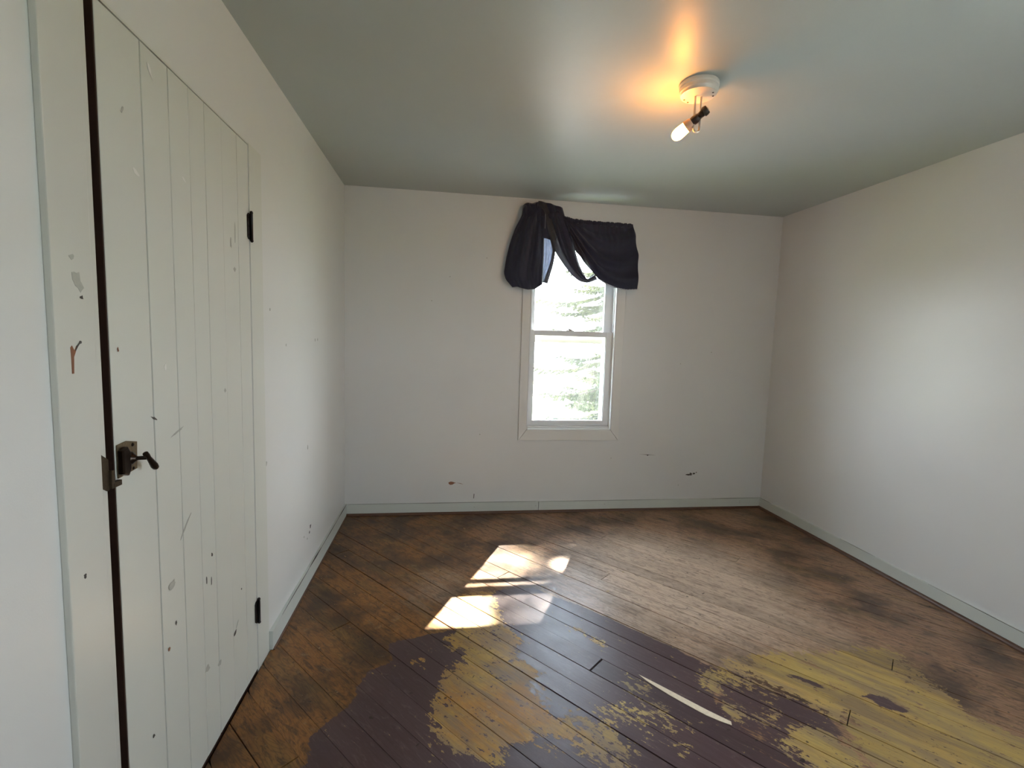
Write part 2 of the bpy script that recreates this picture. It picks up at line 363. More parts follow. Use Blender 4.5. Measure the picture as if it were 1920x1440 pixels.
BARE_GLARE =[  # worn bare wood, with window glare painted in as paler tone
 (0.95,0.3,[(1.546,-0.614),(2.15,-0.428),(2.728,-0.819),(2.713,-1.322),(2.614,-1.783),(2.02,-1.794),(1.824,-1.783),(1.65,-1.615),(1.422,-1.322),(1.406,-1.038)]),
 (0.5,0.2,[(0.7,-0.854),(0.954,-0.873),(0.932,-1.176),(0.656,-1.353),(0.48,-1.139)]),
]
DARK =[
 (0.8,0.04,[(0.99,-0.617),(1.106,-0.516),(1.205,-0.59),(1.132,-0.743),(1.064,-0.895),(1.003,-0.863)]),
 (0.7,0.1,[(3.274,-1.762),(3.303,-1.959),(3.062,-2.129),(3.089,-1.973)]),
 (0.6,0.1,[(1.31,-0.277),(1.786,-0.306),(2.13,-0.474),(1.567,-0.529)]),
 (0.7,0.08,[(0.355,-2.035),(0.414,-1.971),(0.458,-1.753),(0.373,-1.745),(0.296,-1.934)]),
 (0.7,0.08,[(0.319,-1.454),(0.518,-1.512),(0.664,-1.564),(0.525,-1.695),(0.432,-1.719),(0.295,-1.568)]),
 (0.6,0.15,[(-0.097,-0.332),(0.245,-0.261),(0.806,-0.246),(0.295,-0.608),(0.079,-1.432),(0.033,-1.506)]),
]
def sdf(P, poly):
    """signed distance of points P (n,2) to polygon: negative inside"""
    V = np.array(poly, float); n = len(V); d = np.full(len(P), 1e9); ins = np.zeros(len(P), bool)
    for i in range(n):
        a = V[i]; b = V[(i+1) % n]; e = b-a; w = P-a
        t = np.clip((w@e)/max(e@e, 1e-12), 0, 1); q = w-np.outer(t, e); d = np.minimum(d, (q*q).sum(1))
        c = ((a[1] <= P[:, 1]) & (b[1] > P[:, 1])) | ((b[1] <= P[:, 1]) & (a[1] > P[:, 1]))
        with np.errstate(divide='ignore', invalid='ignore'):
            xi = a[0] + (P[:, 1]-a[1])/(b[1]-a[1])*(b[0]-a[0])
        ins ^= c & (P[:, 0] < xi)
    d = np.sqrt(d); return np.where(ins, -d, d)
def density(P, layer):
    D = np.zeros(len(P))
    for w, f, poly in layer:
        s = np.clip(.5 - sdf(P, poly)/(2*f), 0, 1); D = np.maximum(D, w*s)
    return D

# ------------------------------------------------------------------ room shell
def wall_slab(name, rects, ax, lo, hi, mat, label, cat='wall'):
    m = MB()
    for (a0, a1, z0, z1) in rects:
        if ax == 1: m.box((a0, lo, z0), (a1, hi, z1))
        else: m.box((lo, a0, z0), (hi, a1, z1))
    o = m.build(name, mat); return tag(o, label, cat, kind='structure')
# window opening in the back wall x 1.36..2.04, z .657..2.20
WX0, WX1, WZ0, WZ1 = 1.36, 2.04, .657, 2.238
wall_back = wall_slab('wall_back', [(-.14, WX0, -.02, H), (WX1, W+.14, -.02, H), (WX0, WX1, -.02, WZ0), (WX0, WX1, WZ1, H)], 1, 0, .15, M['wall'], 'white painted back wall with the curtained window in it')
DY0, DY1, DZ = -2.508, -1.697, 2.037
wall_left = wall_slab('wall_left', [(DY1, 0, -.02, H), (YF, DY0-.014, -.02, H), (DY0-.014, DY1, DZ, H)], 0, -.14, 0, M['wall_left'], 'white painted left wall around the plank closet door')
FX0, FX1, FZ0, FZ1 = -4.20, -3.27, .92, 1.84
wall_right = wall_slab('wall_right', [(YF, FX0, -.02, H), (FX1, 0, -.02, H), (FX0, FX1, -.02, FZ0), (FX0, FX1, FZ1, H)], 0, W, W+.14, M['wall'], 'plain white painted wall on the right side')
wall_front = wall_slab('wall_front', [(-.14, W+.14, -.02, H)], 1, YF-.14, YF, M['wall'], 'white painted wall behind the viewpoint')
cm = MB(); cm.box((-.14, YF-.14, H), (W+.14, .15, H+.12)); ceiling = tag(cm.build('ceiling', M['ceiling']), 'pale grey-green painted ceiling', 'ceiling', kind='structure')

# closet behind the door
m = MB(); m.box((-.80, -2.75, -.02), (-.78, -1.45, H)); m.box((-.80, -2.77, -.02), (-.14, -2.75, H)); m.box((-.80, -1.45, -.02), (-.14, -1.43, H)); m.box((-.80, -2.77, H), (-.14, -1.43, H+.02)); m.box((-.80, -2.77, -.04), (-.14, -1.43, -.02))
tag(m.build('wall_closet', M['closet']), 'dark closet lining behind the plank door', 'closet', kind='structure')

# ------------------------------------------------------------------ floor
m = MB(); m.box((-.14, YF-.14, -.06), (W+.14, .15, -.019))
floor = tag(m.build('floor', M['subfloor']), 'worn diagonal wood board floor with flaking yellow and purple paint', 'floor', kind='structure')
def clip(poly, n, d, keep_less=True):
    out = []
    for i in range(len(poly)):
        a = poly[i]; b = poly[(i+1) % len(poly)]
        da = a[0]*n[0]+a[1]*n[1]-d; db = b[0]*n[0]+b[1]*n[1]-d
        if not keep_less: da, db = -da, -db
        if da <= 0: out.append(a)
        if (da < 0 < db) or (db < 0 < da):
            t = da/(da-db); out.append((a[0]+t*(b[0]-a[0]), a[1]+t*(b[1]-a[1])))
    return out
room = [(0, YF), (W, YF), (W, 0), (0, 0)]
GAP = {0: .0050, -2: .0042, -4: .0046, 4: .0038, 3: .0024, -7: .0026, 2: .003, -13: .003, -6: .0028, 1: .0018, 5: .002, -5: .0018}
JOINTS = {7: [3.205], 2: [3.10, 1.2], 1: [1.46], -2: [2.26], -13: [1.79], 5: [1.9], -4: [.55, 3.1], -8: [1.25, 3.6], -10: [2.6], 10: [1.6], 13: [2.4], -16: [2.6], -19: [2.4]}
SIZE = {-2: .008}
board_i = 0
for k in range(-27, 27):
    lo = P0+PITCH*k; hi = lo+PITCH
    g0 = GAP.get(k, .0006+.0008*random.random())/2; g1 = GAP.get(k+1, .0009)/2
    cuts = [-9] + sorted(JOINTS.get(k, [])) + [9]
    for c0, c1 in zip(cuts[:-1], cuts[1:]):
        e = SIZE.get(k, .0035)/2
        poly = [(u*UD[0]+n*ND[0], u*UD[1]+n*ND[1]) for u, n in ((c0+e, lo+g0), (c1-e, lo+g0), (c1-e, hi-g1), (c0+e, hi-g1))]
        for n_, d_, kl in (((1,0), .004, False), ((1,0), W-.004, True), ((0,1), YF+.004, False), ((0,1), -.004, True)):
            poly = clip(poly, n_, d_, kl)
            if len(poly) < 3: break
        if len(poly) < 3: continue
        us = [p[0]*UD[0]+p[1]*UD[1] for p in poly]
        u0, u1 = min(us), max(us)
        if u1-u0 < .03: continue
        # slice the board along its length so that the paint outlines follow
        step = .035 if u1 > .3 else .2
        ns = max(1, int((u1-u0)/step)); m = MB()
        dz = random.uniform(-.0012, .0004); tz = random.uniform(-.0009, .0009)
        zz = lambda n: dz + tz*(n-lo-.05)/.05
        rows = []
        EPS = 1e-6
        for i in range(ns+1):
            u = u0+(u1-u0)*i/ns; u = min(max(u, u0+EPS), u1-EPS)
            xs = []
            for a_ in range(len(poly)):
                A_, B_ = poly[a_], poly[(a_+1) % len(poly)]
                ua = A_[0]*UD[0]+A_[1]*UD[1]; ub = B_[0]*UD[0]+B_[1]*UD[1]
                if (ua-u)*(ub-u) < 0:
                    t = (u-ua)/(ub-ua); xs.append((A_[0]+t*(B_[0]-A_[0]))*ND[0]+(A_[1]+t*(B_[1]-A_[1]))*ND[1])
            if len(xs) >= 2: rows.append((u, min(xs), max(xs)))
        cols = 4; vv = []; bv = .0007
        for (u, n0, n1) in rows:
            wv = n1-n0; b_ = min(bv, wv*.2)
            L = [(n0, -.016), (n0, zz(n0)-.0008), (n0+b_, zz(n0))] + [(n0+wv*q, zz(n0+wv*q)) for q in (.33, .67)] + [(n1-b_, zz(n1)), (n1, zz(n1)-.0008), (n1, -.016)]
            vv.append([(u*UD[0]+n*ND[0], u*UD[1]+n*ND[1], z) for n, z in L])
        C = len(vv[0]); vs_ = [q for r in vv for q in r]; fs_ = []
        for i in range(len(vv)-1):
            for j in range(C-1): fs_.append((i*C+j, (i+1)*C+j, (i+1)*C+j+1, i*C+j+1))
        fs_.append(tuple(range(C))); fs_.append(tuple((len(vv)-1)*C+j for j in range(C))[::-1])
        m.add(vs_, fs_)
        me = bpy.data.meshes.new('floor_board'); me.from_pydata(m.v, [], m.f); me.update(); me.materials.append(M['floor'])
        P2 = np.array(m.v)[:, :2]
        for nm, lay in (('yellow_density', YELLOW), ('purple_density', PURPLE), ('purple_over_density', PURPLE_OVER), ('bare_glare_density', BARE_GLARE), ('dark_density', DARK)):
            at = me.attributes.new(nm, 'FLOAT', 'POINT'); at.data.foreach_set('value', density(P2, lay).astype(np.float32))
        link('floor_board', me, floor, recalc=True)
# fresh split in a board
def on_board(pts, z, th, name, mat, parent):
    mm = MB(); mm.prism(pts, 2, z-th, z); return mm.build(name, mat, parent)
on_board([(1.535,-1.872),(1.56,-1.90),(1.60,-1.945),(1.66,-2.015),(1.72,-2.085),(1.775,-2.142),(1.768,-2.158),(1.735,-2.135),(1.70,-2.105),(1.65,-2.045),(1.61,-1.995),(1.575,-1.945),(1.55,-1.905)], .0012, .002, 'split_wood_sliver', M['sliver'], floor)['label'] = 'pale fresh wood where a floor board has split'

# ------------------------------------------------------------------ baseboards and shoe moulding
BH = .086; BT = .016
def base_piece(par, a, b, axis, name='board', h=BH):
    mm = MB()
    if axis == 'back': mm.box((a, -BT, .002), (b, 0, h))
    elif axis == 'left': mm.box((0, a, .002), (BT, b, h))
    elif axis == 'right': mm.box((W-BT, a, .002), (W, b, h))
    else: mm.box((a, YF, .002), (b, YF+BT, h))
    return mm.build(name, M['base'], par, bevel=.002)
bb = empty('baseboard_back', label='pale green painted baseboard under the window wall', cat='baseboard', kind='structure')
base_piece(bb, .016, 1.476, 'back'); base_piece(bb, 1.479, W-.016, 'back', h=.084)
for x, z in ((1.455, .052), (.97, .05), (3.2, .06), (3.2, .045), (2.02, .055)):
    mm = MB(); mm.lathe([(.0001, 0), (.0035, 0), (.003, .0012), (.0001, .0014)], (x, -BT, z), (0, -1, 0), 8); mm.build('nail_head', M['mark_grey'], bb)
bl = empty('baseboard_left', label='pale green painted baseboard between closet door and far corner', cat='baseboard', kind='structure')
base_piece(bl, -1.575, 0, 'left')
bf = empty('baseboard_left_near', label='pale green baseboard left of the closet door', cat='baseboard', kind='structure'); base_piece(bf, YF, -2.66, 'left')
br = empty('baseboard_right', label='pale green painted baseboard along the right wall', cat='baseboard', kind='structure'); base_piece(br, YF, 0, 'right')
bn = empty('baseboard_front', label='pale green baseboard behind the viewpoint', cat='baseboard', kind='structure'); base_piece(bn, BT, W-BT, 'front')
# dark cracks where the painted joint over the baseboard has opened
def crack(par, pts, name='crack'):
    mm = MB()
    for (a, b, wdt) in pts:
        a = Vector(a); b = Vector(b); mm.tube([a, (a+b)/2, b], [wdt*.3, wdt, wdt*.3], 5)
    return mm.build(name, M['mark_dark'], par)
crack(bb, [((.03, -BT+.001, BH+.0005), (1.45, -BT+.001, BH+.0005), .0016), ((1.5, -BT+.001, .0845), (2.7, -BT+.001, .0845), .0012), ((2.95, -BT+.001, .0845), (3.37, -BT+.001, .0845), .0014)])
crack(bl, [((BT-.001, -1.45, BH+.0005), (BT-.001, -.95, BH+.0005), .0018), ((BT-.001, -1.0, BH+.001), (BT-.001, -.75, BH+.001), .004), ((BT-.001, -.8, BH+.0005), (BT-.001, -.25, BH+.0005), .002), ((BT-.001, -.3, BH+.001), (BT-.001, -.02, BH+.001), .003)])
crack(br, [((W-BT+.001, -.02, BH+.0005), (W-BT+.001, -.16, BH+.0005), .0015), ((W-BT+.001, -.85, BH+.0005), (W-BT+.001, -1.12, BH+.0005), .0014), ((W-BT+.001, -1.45, BH+.0005), (W-BT+.001, -2.1, BH+.0005), .0018)])
def shoe(name, label, a, b, axis, r=.015):
    """quarter-round strip"""
    n = 5; pr = [(0, 0)] + [(r*math.cos(math.pi/2*i/n), r*math.sin(math.pi/2*i/n)) for i in range(n+1)]
    mm = MB()
    if axis == 'back': mm.prism([(-BT-p, .001+q) for p, q in pr], 0, a, b)
    elif axis == 'right': mm.prism([(W-BT-p, .001+q) for p, q in pr], 1, a, b)
    elif axis == 'left': mm.prism([(BT+p, .001+q) for p, q in pr], 1, a, b)
    return tag(mm.build(name, M['shoe'], smooth=True), label, 'moulding', kind='structure')
shoe('trim_1', 'brown quarter-round strip along the foot of the back wall', BT, W-BT, 'back')
shoe('trim_2', 'brown quarter-round strip along the foot of the right wall', YF, -BT, 'right', .017)
shoe('trim_3', 'thin dark brown strip along the foot of the left wall', -1.575, -BT, 'left', .006)

# ------------------------------------------------------------------ closet door
door = empty('door_1', label='tall white plank closet door with black hinges and bronze lever latch', cat='door', kind='structure')
D0, D1, DB, DT = -2.475, -1.700, .012, 2.028
ys = [D0, -2.325, -2.211, -2.112, -2.023, -1.912, -1.797, D1]
gaps = [.0014, .0046, .0026, .0014, .0036, .0010, .0022, .0034]
tops = [0, 0, 0, 0, 0, 0, 0]
for i in range(7):
    mm = MB(); a = ys[i]+gaps[i]/2; b = ys[i+1]-gaps[i+1]/2; q = .0006; ox = random.uniform(-.0006, .0006)
    # board face with eased long edges
    mm.prism([(-.024, a), (-.0015+ox, a), (ox, a+q), (ox, b-q), (-.0015+ox, b), (-.024, b)], 2, DB, DT)
    mm.build('plank', M['door'], door)
mm = MB(); mm.box((-.027, D0+.012, DB), (-.0245, D1-.002, DT)); mm.box((-.045, D0+.02, .25), (-.027, D1-.02, .40)); mm.box((-.045, D0+.02, 1.6), (-.027, D1-.02, 1.75)); mm.build('backing', M['dark_gap'], door)
mm = MB(); mm.box((-.026, D0-.0035, DB), (-.0015, D0+.0004, DT)); e = mm.build('edge_strip', M['dark_gap'], door); e['label'] = 'unpainted dark brown door edge'
# hinges
def hinge(z0, z1):
    h = MB(); x = .0012
    zc = (z0+z1)/2
    bdy = D1+.001
    hg = MB(); hg.lathe([(.002, -.006), (.0045, -.004), (.0062, 0), (.0048, .002), (.0048, z1-z0-.002), (.0062, z1-z0), (.0045, z1-z0+.005), (.002, z1-z0+.007)], (.0085, bdy, z0), (0, 0, 1), 12)
    root = hg.build('hinge', M['iron'], door, smooth=True)
    for s in (-1, 1):
        lf = MB(); w = .023; c = .008
        pl = [(bdy, z0+.003), (bdy+s*w*.6, z0+.003), (bdy+s*w, z0+.003+c), (bdy+s*w, z1-.003-c), (bdy+s*w*.6, z1-.003), (bdy, z1-.003)]
        lf.prism(pl, 0, .0012, .0042); lf.build('hinge_leaf', M['iron'], root)
        for q in (.2, .5, .8):
            sc = MB(); sc.lathe([(.0001, 0), (.003, 0), (.0022, .0012), (.0001, .0014)], (.0042, bdy+s*w*.6, z0+(z1-z0)*q), (1, 0, 0), 8); sc.build('screw', M['iron'], root)
    return root
hinge(1.69, 1.79); hinge(.205, .30)
# rim latch on the door
lt = MB(); zc = 1.058
lt.prism([(-2.472, zc-.036), (-2.405, zc-.030), (-2.402, zc+.034), (-2.440, zc+.043), (-2.472, zc+.040)], 0, .0012, .004)
latch = lt.build('rim_latch', M['brass'], door, bevel=.0012)
lb = MB(); lb.prism([(-2.474, zc-.026), (-2.456, zc-.034), (-2.446, zc-.020), (-2.446, zc+.018), (-2.456, zc+.034), (-2.474, zc+.028)], 0, .004, .017); b_ = lb.build('latch_case', M['bronze'], latch, bevel=.003); b_['label'] = 'dark bronze latch case'
for z_, c_ in ((zc+.030, .0045), (zc-.026, .004)):
    sc = MB(); sc.lathe([(.0001, 0), (c_, 0), (c_*.7, .002), (.0001, .0022)], (.004, -2.420, z_), (1, 0, 0), 10); sc.build('screw', M['bronze'], latch)
lv = MB(); A0 = Vector((.012, -2.440, 1.060)); A1 = Vector((.037, -2.428, 1.059))
lv.lathe([(.017, -.006), (.015, .004), (.010, .008), (.0055, .013)], (.010, -2.440, 1.060), (1, .1, 0), 16)
lv.tube([A0, (A0+A1)/2, A1], [.0065, .0045, .0050], 10)
lvo = lv.build('lever', M['bronze'], latch, smooth=True); lvo['label'] = 'turned bronze latch lever pointing down'
gp = MB(); g0 = Vector((.036, -2.430, 1.070)); g1 = Vector((.042, -2.400, 1.026)); d_ = g1-g0
gp.tube([g0-d_*.04, g0, g0+d_*.12, g0+d_*.3, g0+d_*.55, g0+d_*.8, g0+d_*.95, g1+d_*.03], [.002, .0058, .0065, .0052, .0066, .0082, .0070, .003], 12)
gp.build('lever_grip', M['bronze'], latch, smooth=True)

# door casing, near side, with the latch keeper
cs = empty('trim_4', label='cream painted door casing board with a keeper beside the dark door gap', cat='door casing', kind='structure')
mm = MB(); mm.box((0, -2.640, .002), (.0135, -2.537, 2.15)); mm.build('casing_board', M['casing'], cs, bevel=.0025)
mm = MB(); mm.box((-.12, -2.537, .002), (.0035, -2.508, 2.06)); mm.build('jamb', M['casing'], cs, bevel=.002)
mm = MB(); mm.prism([(-2.530, 1.018), (-2.512, 1.006), (-2.500, 1.012), (-2.500, 1.030), (-2.507, 1.040), (-2.507, 1.075), (-2.530, 1.092)], 0, .0035, .007)
mm.box((.0035, -2.505, 1.010), (.013, -2.476, 1.022)); mm.box((.0035, -2.508, 1.010), (.013, -2.500, 1.050))
kp = mm.build('keeper', M['bronze_worn'], cs, bevel=.001); kp['label'] = 'worn brass keeper bridging the door gap'
# far side casing, almost flush with the wall
cf = MB(); cf.box((0, -1.6965, .002), (.0018, -1.578, 2.037)); tag(cf.build('trim_5', M['door'], bevel=.0006), 'flush white casing board on the hinge side of the closet door', 'door casing', kind='structure')
hd = MB(); hd.box((-.12, DY0, 2.031), (.0012, DY1, 2.037)); tag(hd.build('trim_6', M['door']), 'thin white painted edge above the closet door', 'door casing', kind='structure')
th = MB(); th.box((-.14, -2.508, -.018), (-.002, -1.697, .004)); tag(th.build('trim_7', M['dark_gap']), 'dark worn wood threshold under the closet door', 'threshold', kind='structure')

# ------------------------------------------------------------------ marks on the walls
def blob(cx, cy_, rx, ry, n=11, jit=.35, rot=0):
    out = []
    for i in range(n):
        a = 2*math.pi*i/n; r = 1+random.uniform(-jit, jit); x = rx*r*math.cos(a); y = ry*r*math.sin(a)
        out.append((cx+x*math.cos(rot)-y*math.sin(rot), cy_+x*math.sin(rot)+y*math.cos(rot)))
    return out
def mark(par, wall, pts, name, mat, off=0.0, th=.0005):
    mm = MB()
    if wall == 'back': mm.prism(pts, 1, -off-th, -off)
    else: mm.prism(pts, 0, off, off+th)
    return mm.build(name, mat, par)
mark(wall_back, 'back', [(.768,.243),(.785,.250),(.80,.248),(.812,.243),(.826,.240),(.812,.235),(.800,.226),(.782,.224),(.770,.232)], 'paint_stain', M['mark_brown'])['label'] = 'red-brown teardrop stain low on the back wall'
mark(wall_back, 'back', [(.826,.241),(.86,.236),(.885,.226),(.86,.232)], 'scratch', M['mark_brown'])
mark(wall_back, 'back', [(.962,.114),(.967,.114),(.970,.150),(.965,.151)], 'slot', M['mark_dark'])
for cx, cz, rx, ry in ((2.735,.286,.026,.006), (2.752,.292,.012,.010), (2.778,.296,.010,.007), (2.80,.305,.006,.004)): mark(wall_back, 'back', blob(cx, cz, rx, ry), 'paint_chip', M['mark_dark'])
mark(wall_back, 'back', [(2.30,.462),(2.37,.457),(2.44,.452),(2.37,.453)], 'scratch', M['mark_dark']); mark(wall_back, 'back', blob(2.368,.452,.006,.005), 'paint_chip', M['mark_dark'])
for cx, cz in ((1.02,1.95),(.62,1.62),(1.0,.62),(2.6,1.2),(2.86,1.3),(.75,1.8),(2.06,.43),(2.65,.2)): mark(wall_back, 'back', blob(cx, cz, .004, .004), 'speck', M['mark_grey'])
for y, z, ry, rz, mt in ((-.928,.290,.012,.010,'mark_dark'),(-.948,.262,.008,.008,'mark_dark'),(-.99,.245,.008,.006,'mark_grey'),(-.966,.745,.008,.012,'mark_grey'),(-1.575,.816,.012,.010,'mark_grey'),(-1.60,.73,.008,.010,'mark_grey'),(-1.30,1.30,.006,.006,'mark_grey'),(-1.62,1.55,.008,.008,'mark_grey'),(-.8,1.32,.008,.010,'mark_grey'),(-.75,1.32,.006,.008,'mark_grey'),(-1.5,1.45,.006,.006,'mark_grey'),(-1.05,.28,.006,.006,'mark_grey')):
    mark(wall_left, 'left', blob(y, z, ry, rz), 'paint_chip', M[mt], .0)
for y, z, ry, rz, mt, rot in ((-2.263,.552,.004,.006,'mark_dark',0),(-2.276,.668,.016,.010,'mark_grey',.4),(-2.051,.649,.005,.008,'mark_dark',0),(-2.09,.585,.003,.012,'mark_dark',0),(-2.06,.565,.003,.012,'mark_dark',0),(-1.833,1.568,.008,.007,'mark_grey',0),(-1.86,1.655,.006,.018,'mark_grey',0),(-1.825,1.69,.003,.03,'mark_grey',0),(-2.325,1.133,.014,.003,'mark_dark',-.4),(-2.30,.50,.004,.005,'mark_brown',0),(-2.40,1.84,.008,.003,'mark_grey',1.2),(-2.36,1.72,.016,.005,'mark_pale',-.5),(-2.15,1.77,.010,.004,'mark_pale',-.6),(-2.29,1.98,.005,.018,'mark_pale',.5),(-2.27,1.26,.005,.008,'mark_pale',0),(-2.45,1.31,.003,.004,'mark_brown',0),(-1.90,.29,.010,.007,'mark_dark',.5),(-1.88,.31,.014,.002,'mark_grey',.8),(-2.10,.30,.014,.012,'mark_grey',0),(-2.02,.26,.010,.010,'mark_grey',0),(-2.2,.80,.045,.003,'mark_grey',.75),(-1.93,1.16,.006,.006,'mark_grey',0),(-2.22,1.08,.030,.003,'mark_grey',.3),(-2.38,.32,.004,.004,'mark_dark',0),(-1.84,.42,.004,.004,'mark_dark',0)):
    mark(door, 'left', blob(y, z, ry, rz, rot=rot), 'scuff', M[mt], .0007)
for y, z, ry, rz, mt, rot in ((-2.578,1.445,.010,.022,'mark_grey',.35),(-2.570,1.415,.004,.004,'mark_dark',0),(-2.590,1.49,.006,.005,'mark_grey',0),(-2.60,.86,.004,.004,'mark_dark',0)):
    mark(cs, 'left', blob(y, z, ry, rz, rot=rot), 'scuff', M[mt], .0135)
mm = MB(); mm.prism([(-2.606,1.318),(-2.602,1.322),(-2.596,1.312),(-2.590,1.322),(-2.592,1.312),(-2.598,1.300),(-2.600,1.268),(-2.605,1.268),(-2.605,1.300)], 0, .0135, .0142)
nl = mm.build('rust_drip', M['mark_brown'], cs); nl['label'] = 'brown drip below a nail hole'
mm = MB(); mm.tube([(.0138,-2.594,1.312),(.015,-2.588,1.322),(.0145,-2.582,1.327)], .0012, 6); mm.lathe([(.0001,0),(.003,0),(.003,.001),(.0001,.001)], (.0138,-2.580,1.328), (1,0,0), 8); mm.build('nail_hole', M['mark_dark'], cs)

# ------------------------------------------------------------------ window in the back wall
win = empty('window_1', label='narrow white double-hung window under the navy curtain', cat='window', kind='structure')
CX0, CX1, CZ0, CZ1, CT = 1.297, 2.106, .575, 2.258, .012
def mitre(pts, name='casing_board'):
    mm = MB(); mm.prism(pts, 1, -CT, 0); return mm.build(name, M['trim'], win, bevel=.002)
g_ = .0008
mitre([(CX0, CZ0+g_), (WX0-g_, WZ0+g_), (WX0-g_, WZ1-g_), (CX0, CZ1-g_)]); mitre([(CX1, CZ0+g_), (CX1, CZ1-g_), (WX1+g_, WZ1-g_), (WX1+g_, WZ0+g_)])
mitre([(CX0+g_, CZ0), (CX1-g_, CZ0), (WX1, WZ0-g_), (WX0, WZ0-g_)]); mitre([(CX0+g_, CZ1), (WX0, WZ1+g_), (WX1, WZ1+g_), (CX1-g_, CZ1)])
# jamb liner
mm = MB(); mm.box((WX0, -.012, WZ0), (WX0+.008, .15, WZ1)); mm.box((WX1-.008, -.012, WZ0), (WX1, .15, WZ1)); mm.box((WX0, -.012, WZ1-.008), (WX1, .15, WZ1)); mm.box((WX0, -.012, WZ0), (WX1, .15, WZ0+.008))
for x0, s in ((WX0+.008, 1), (WX1-.008, -1)):
    for y0 in (.058, .100): mm.box((min(x0, x0+s*.012), y0, WZ0), (max(x0, x0+s*.012), y0+.006, WZ1))
mm.box((WX0+.008, .016, WZ0+.008), (WX0+.014, .024, WZ1)); mm.box((WX1-.014, .016, WZ0+.008), (WX1-.008, .024, WZ1))
mm.build('jamb_liner', M['vinyl'], win)
mm = MB(); mm.prism([(.012, WZ0+.008), (.15, WZ0+.001), (.15, WZ0+.024), (.060, WZ0+.030), (.022, WZ0+.030), (.018, WZ0+.020), (.012, WZ0+.018)], 0, WX0+.008, WX1-.008); mm.build('sill', M['vinyl'], win)
def frame(x0, x1, z0, z1, y0, y1, st, tr, brl, str_=None):
    str_ = str_ or st; f = MB()
    f.box((x0, y0, z0), (x0+st, y1, z1)); f.box((x1-str_, y0, z0), (x1, y1, z1)); f.box((x0+st, y0, z0), (x1-str_, y1, z0+brl)); f.box((x0+st, y0, z1-tr), (x1-str_, y1, z1))
    return f
# lower sash
sx0, sx1 = WX0+.010, WX1-.012
f = frame(sx0, sx1, WZ0+.032, 1.432, .026, .056, .036, .040, .040, .048); f.box((sx0+.03, .020, WZ0+.045), (sx1-.03, .026, WZ0+.051)); f.box((sx0+.006, .022, WZ0+.034), (sx1-.006, .026, WZ0+.040))
for bx in ((sx0+.036, .032, .731, sx0+.041, .050, 1.392), (sx1-.053, .032, .731, sx1-.048, .050, 1.392)): f.box(bx[:3], bx[3:])
low = f.build('lower_sash', M['vinyl'], win, bevel=.0015)
mm = MB(); mm.box((sx0+.036, .040, .729), (sx1-.048, .0425, 1.392)); mm.build('glass', M['glass'], low)
lk = MB(); lk.box((1.655, .030, 1.432), (1.715, .054, 1.438)); lk.lathe([(.014, 0), (.014, .006), (.009, .011)], (1.69, .043, 1.438), (0, 0, 1), 14); lk.tube([(1.69, .040, 1.445), (1.66, .028, 1.447), (1.636, .024, 1.449)], [.005, .004, .003], 8)
lk.build('sash_lock', simple('grey_lock', (.45, .43, .40), .4, .4), low, smooth=True)
# upper sash
f = frame(sx0, sx1, 1.392, WZ1-.010, .064, .094, .036, .040, .036, .062); up = f.build('upper_sash', M['vinyl'], win, bevel=.0015)
mm = MB(); mm.box((sx0+.036, .078, 1.428), (sx1-.062, .0805, WZ1-.05)); mm.build('glass', M['glass'], up)
# storm window outside
f = frame(WX0+.012, WX1-.010, WZ0+.026, 1.385, .118, .130, .030, .046, .022, .052); st = f.build('lower_storm_sash', M['storm'], win, bevel=.001)
mm = MB(); mm.box((WX0+.04, .123, WZ0+.046), (WX1-.06, .125, 1.342)); mm.build('glass', M['glass'], st)
f = frame(WX0+.010, WX1-.010, 1.372, WZ1-.010, .136, .148, .024, .030, .026, .036); st2 = f.build('upper_storm_sash', M['storm'], win, bevel=.001)
mm = MB(); mm.box((WX0+.03, .141, 1.396), (WX1-.04, .143, WZ1-.03)); mm.build('glass', M['glass'], st2)

# added unseen window, in the right wall beside the viewpoint (its daylight fills the room)
w2 = empty('added_window_2', label='added unseen white window in the right wall, giving fill daylight', cat='window', kind='structure')
mm = MB()
for a, b in (((W-.016, FX0-.07, FZ0-.07), (W, FX0, FZ1+.07)), ((W-.016, FX1, FZ0-.07), (W, FX1+.07, FZ1+.07)), ((W-.016, FX0, FZ0-.07), (W, FX1, FZ0)), ((W-.016, FX0, FZ1), (W, FX1, FZ1+.07))): mm.box(a, b)
mm.build('casing', M['trim'], w2, bevel=.002)
for z0, z1, x0 in ((FZ0, (FZ0+FZ1)/2+.02, W+.03), ((FZ0+FZ1)/2-.02, FZ1, W+.07)):
    f = MB(); f.box((x0, FX0, z0), (x0+.03, FX0+.04, z1)); f.box((x0, FX1-.04, z0), (x0+.03, FX1, z1)); f.box((x0, FX0+.04, z0), (x0+.03, FX1-.04, z0+.04)); f.box((x0, FX0+.04, z1-.04), (x0+.03, FX1-.04, z1))
    s_ = f.build('sash', M['vinyl'], w2)
    g = MB(); g.box((x0+.012, FX0+.04, z0+.04), (x0+.015, FX1-.04, z1-.04)); g.build('glass', M['glass'], s_)

# added roof overhang, unseen above the window: its edge cuts the top of the sunlight
mm = MB(); mm.prism([(.15, 2.52), (.60, 2.452), (.66, 2.452), (.66, 2.56), (.15, 2.86)], 0, -1.2, W+1.2)
tag(mm.build('added_eave', M['house_wall']), 'added unseen roof overhang that trims the sunlight at the window', 'added_eave', kind='structure')

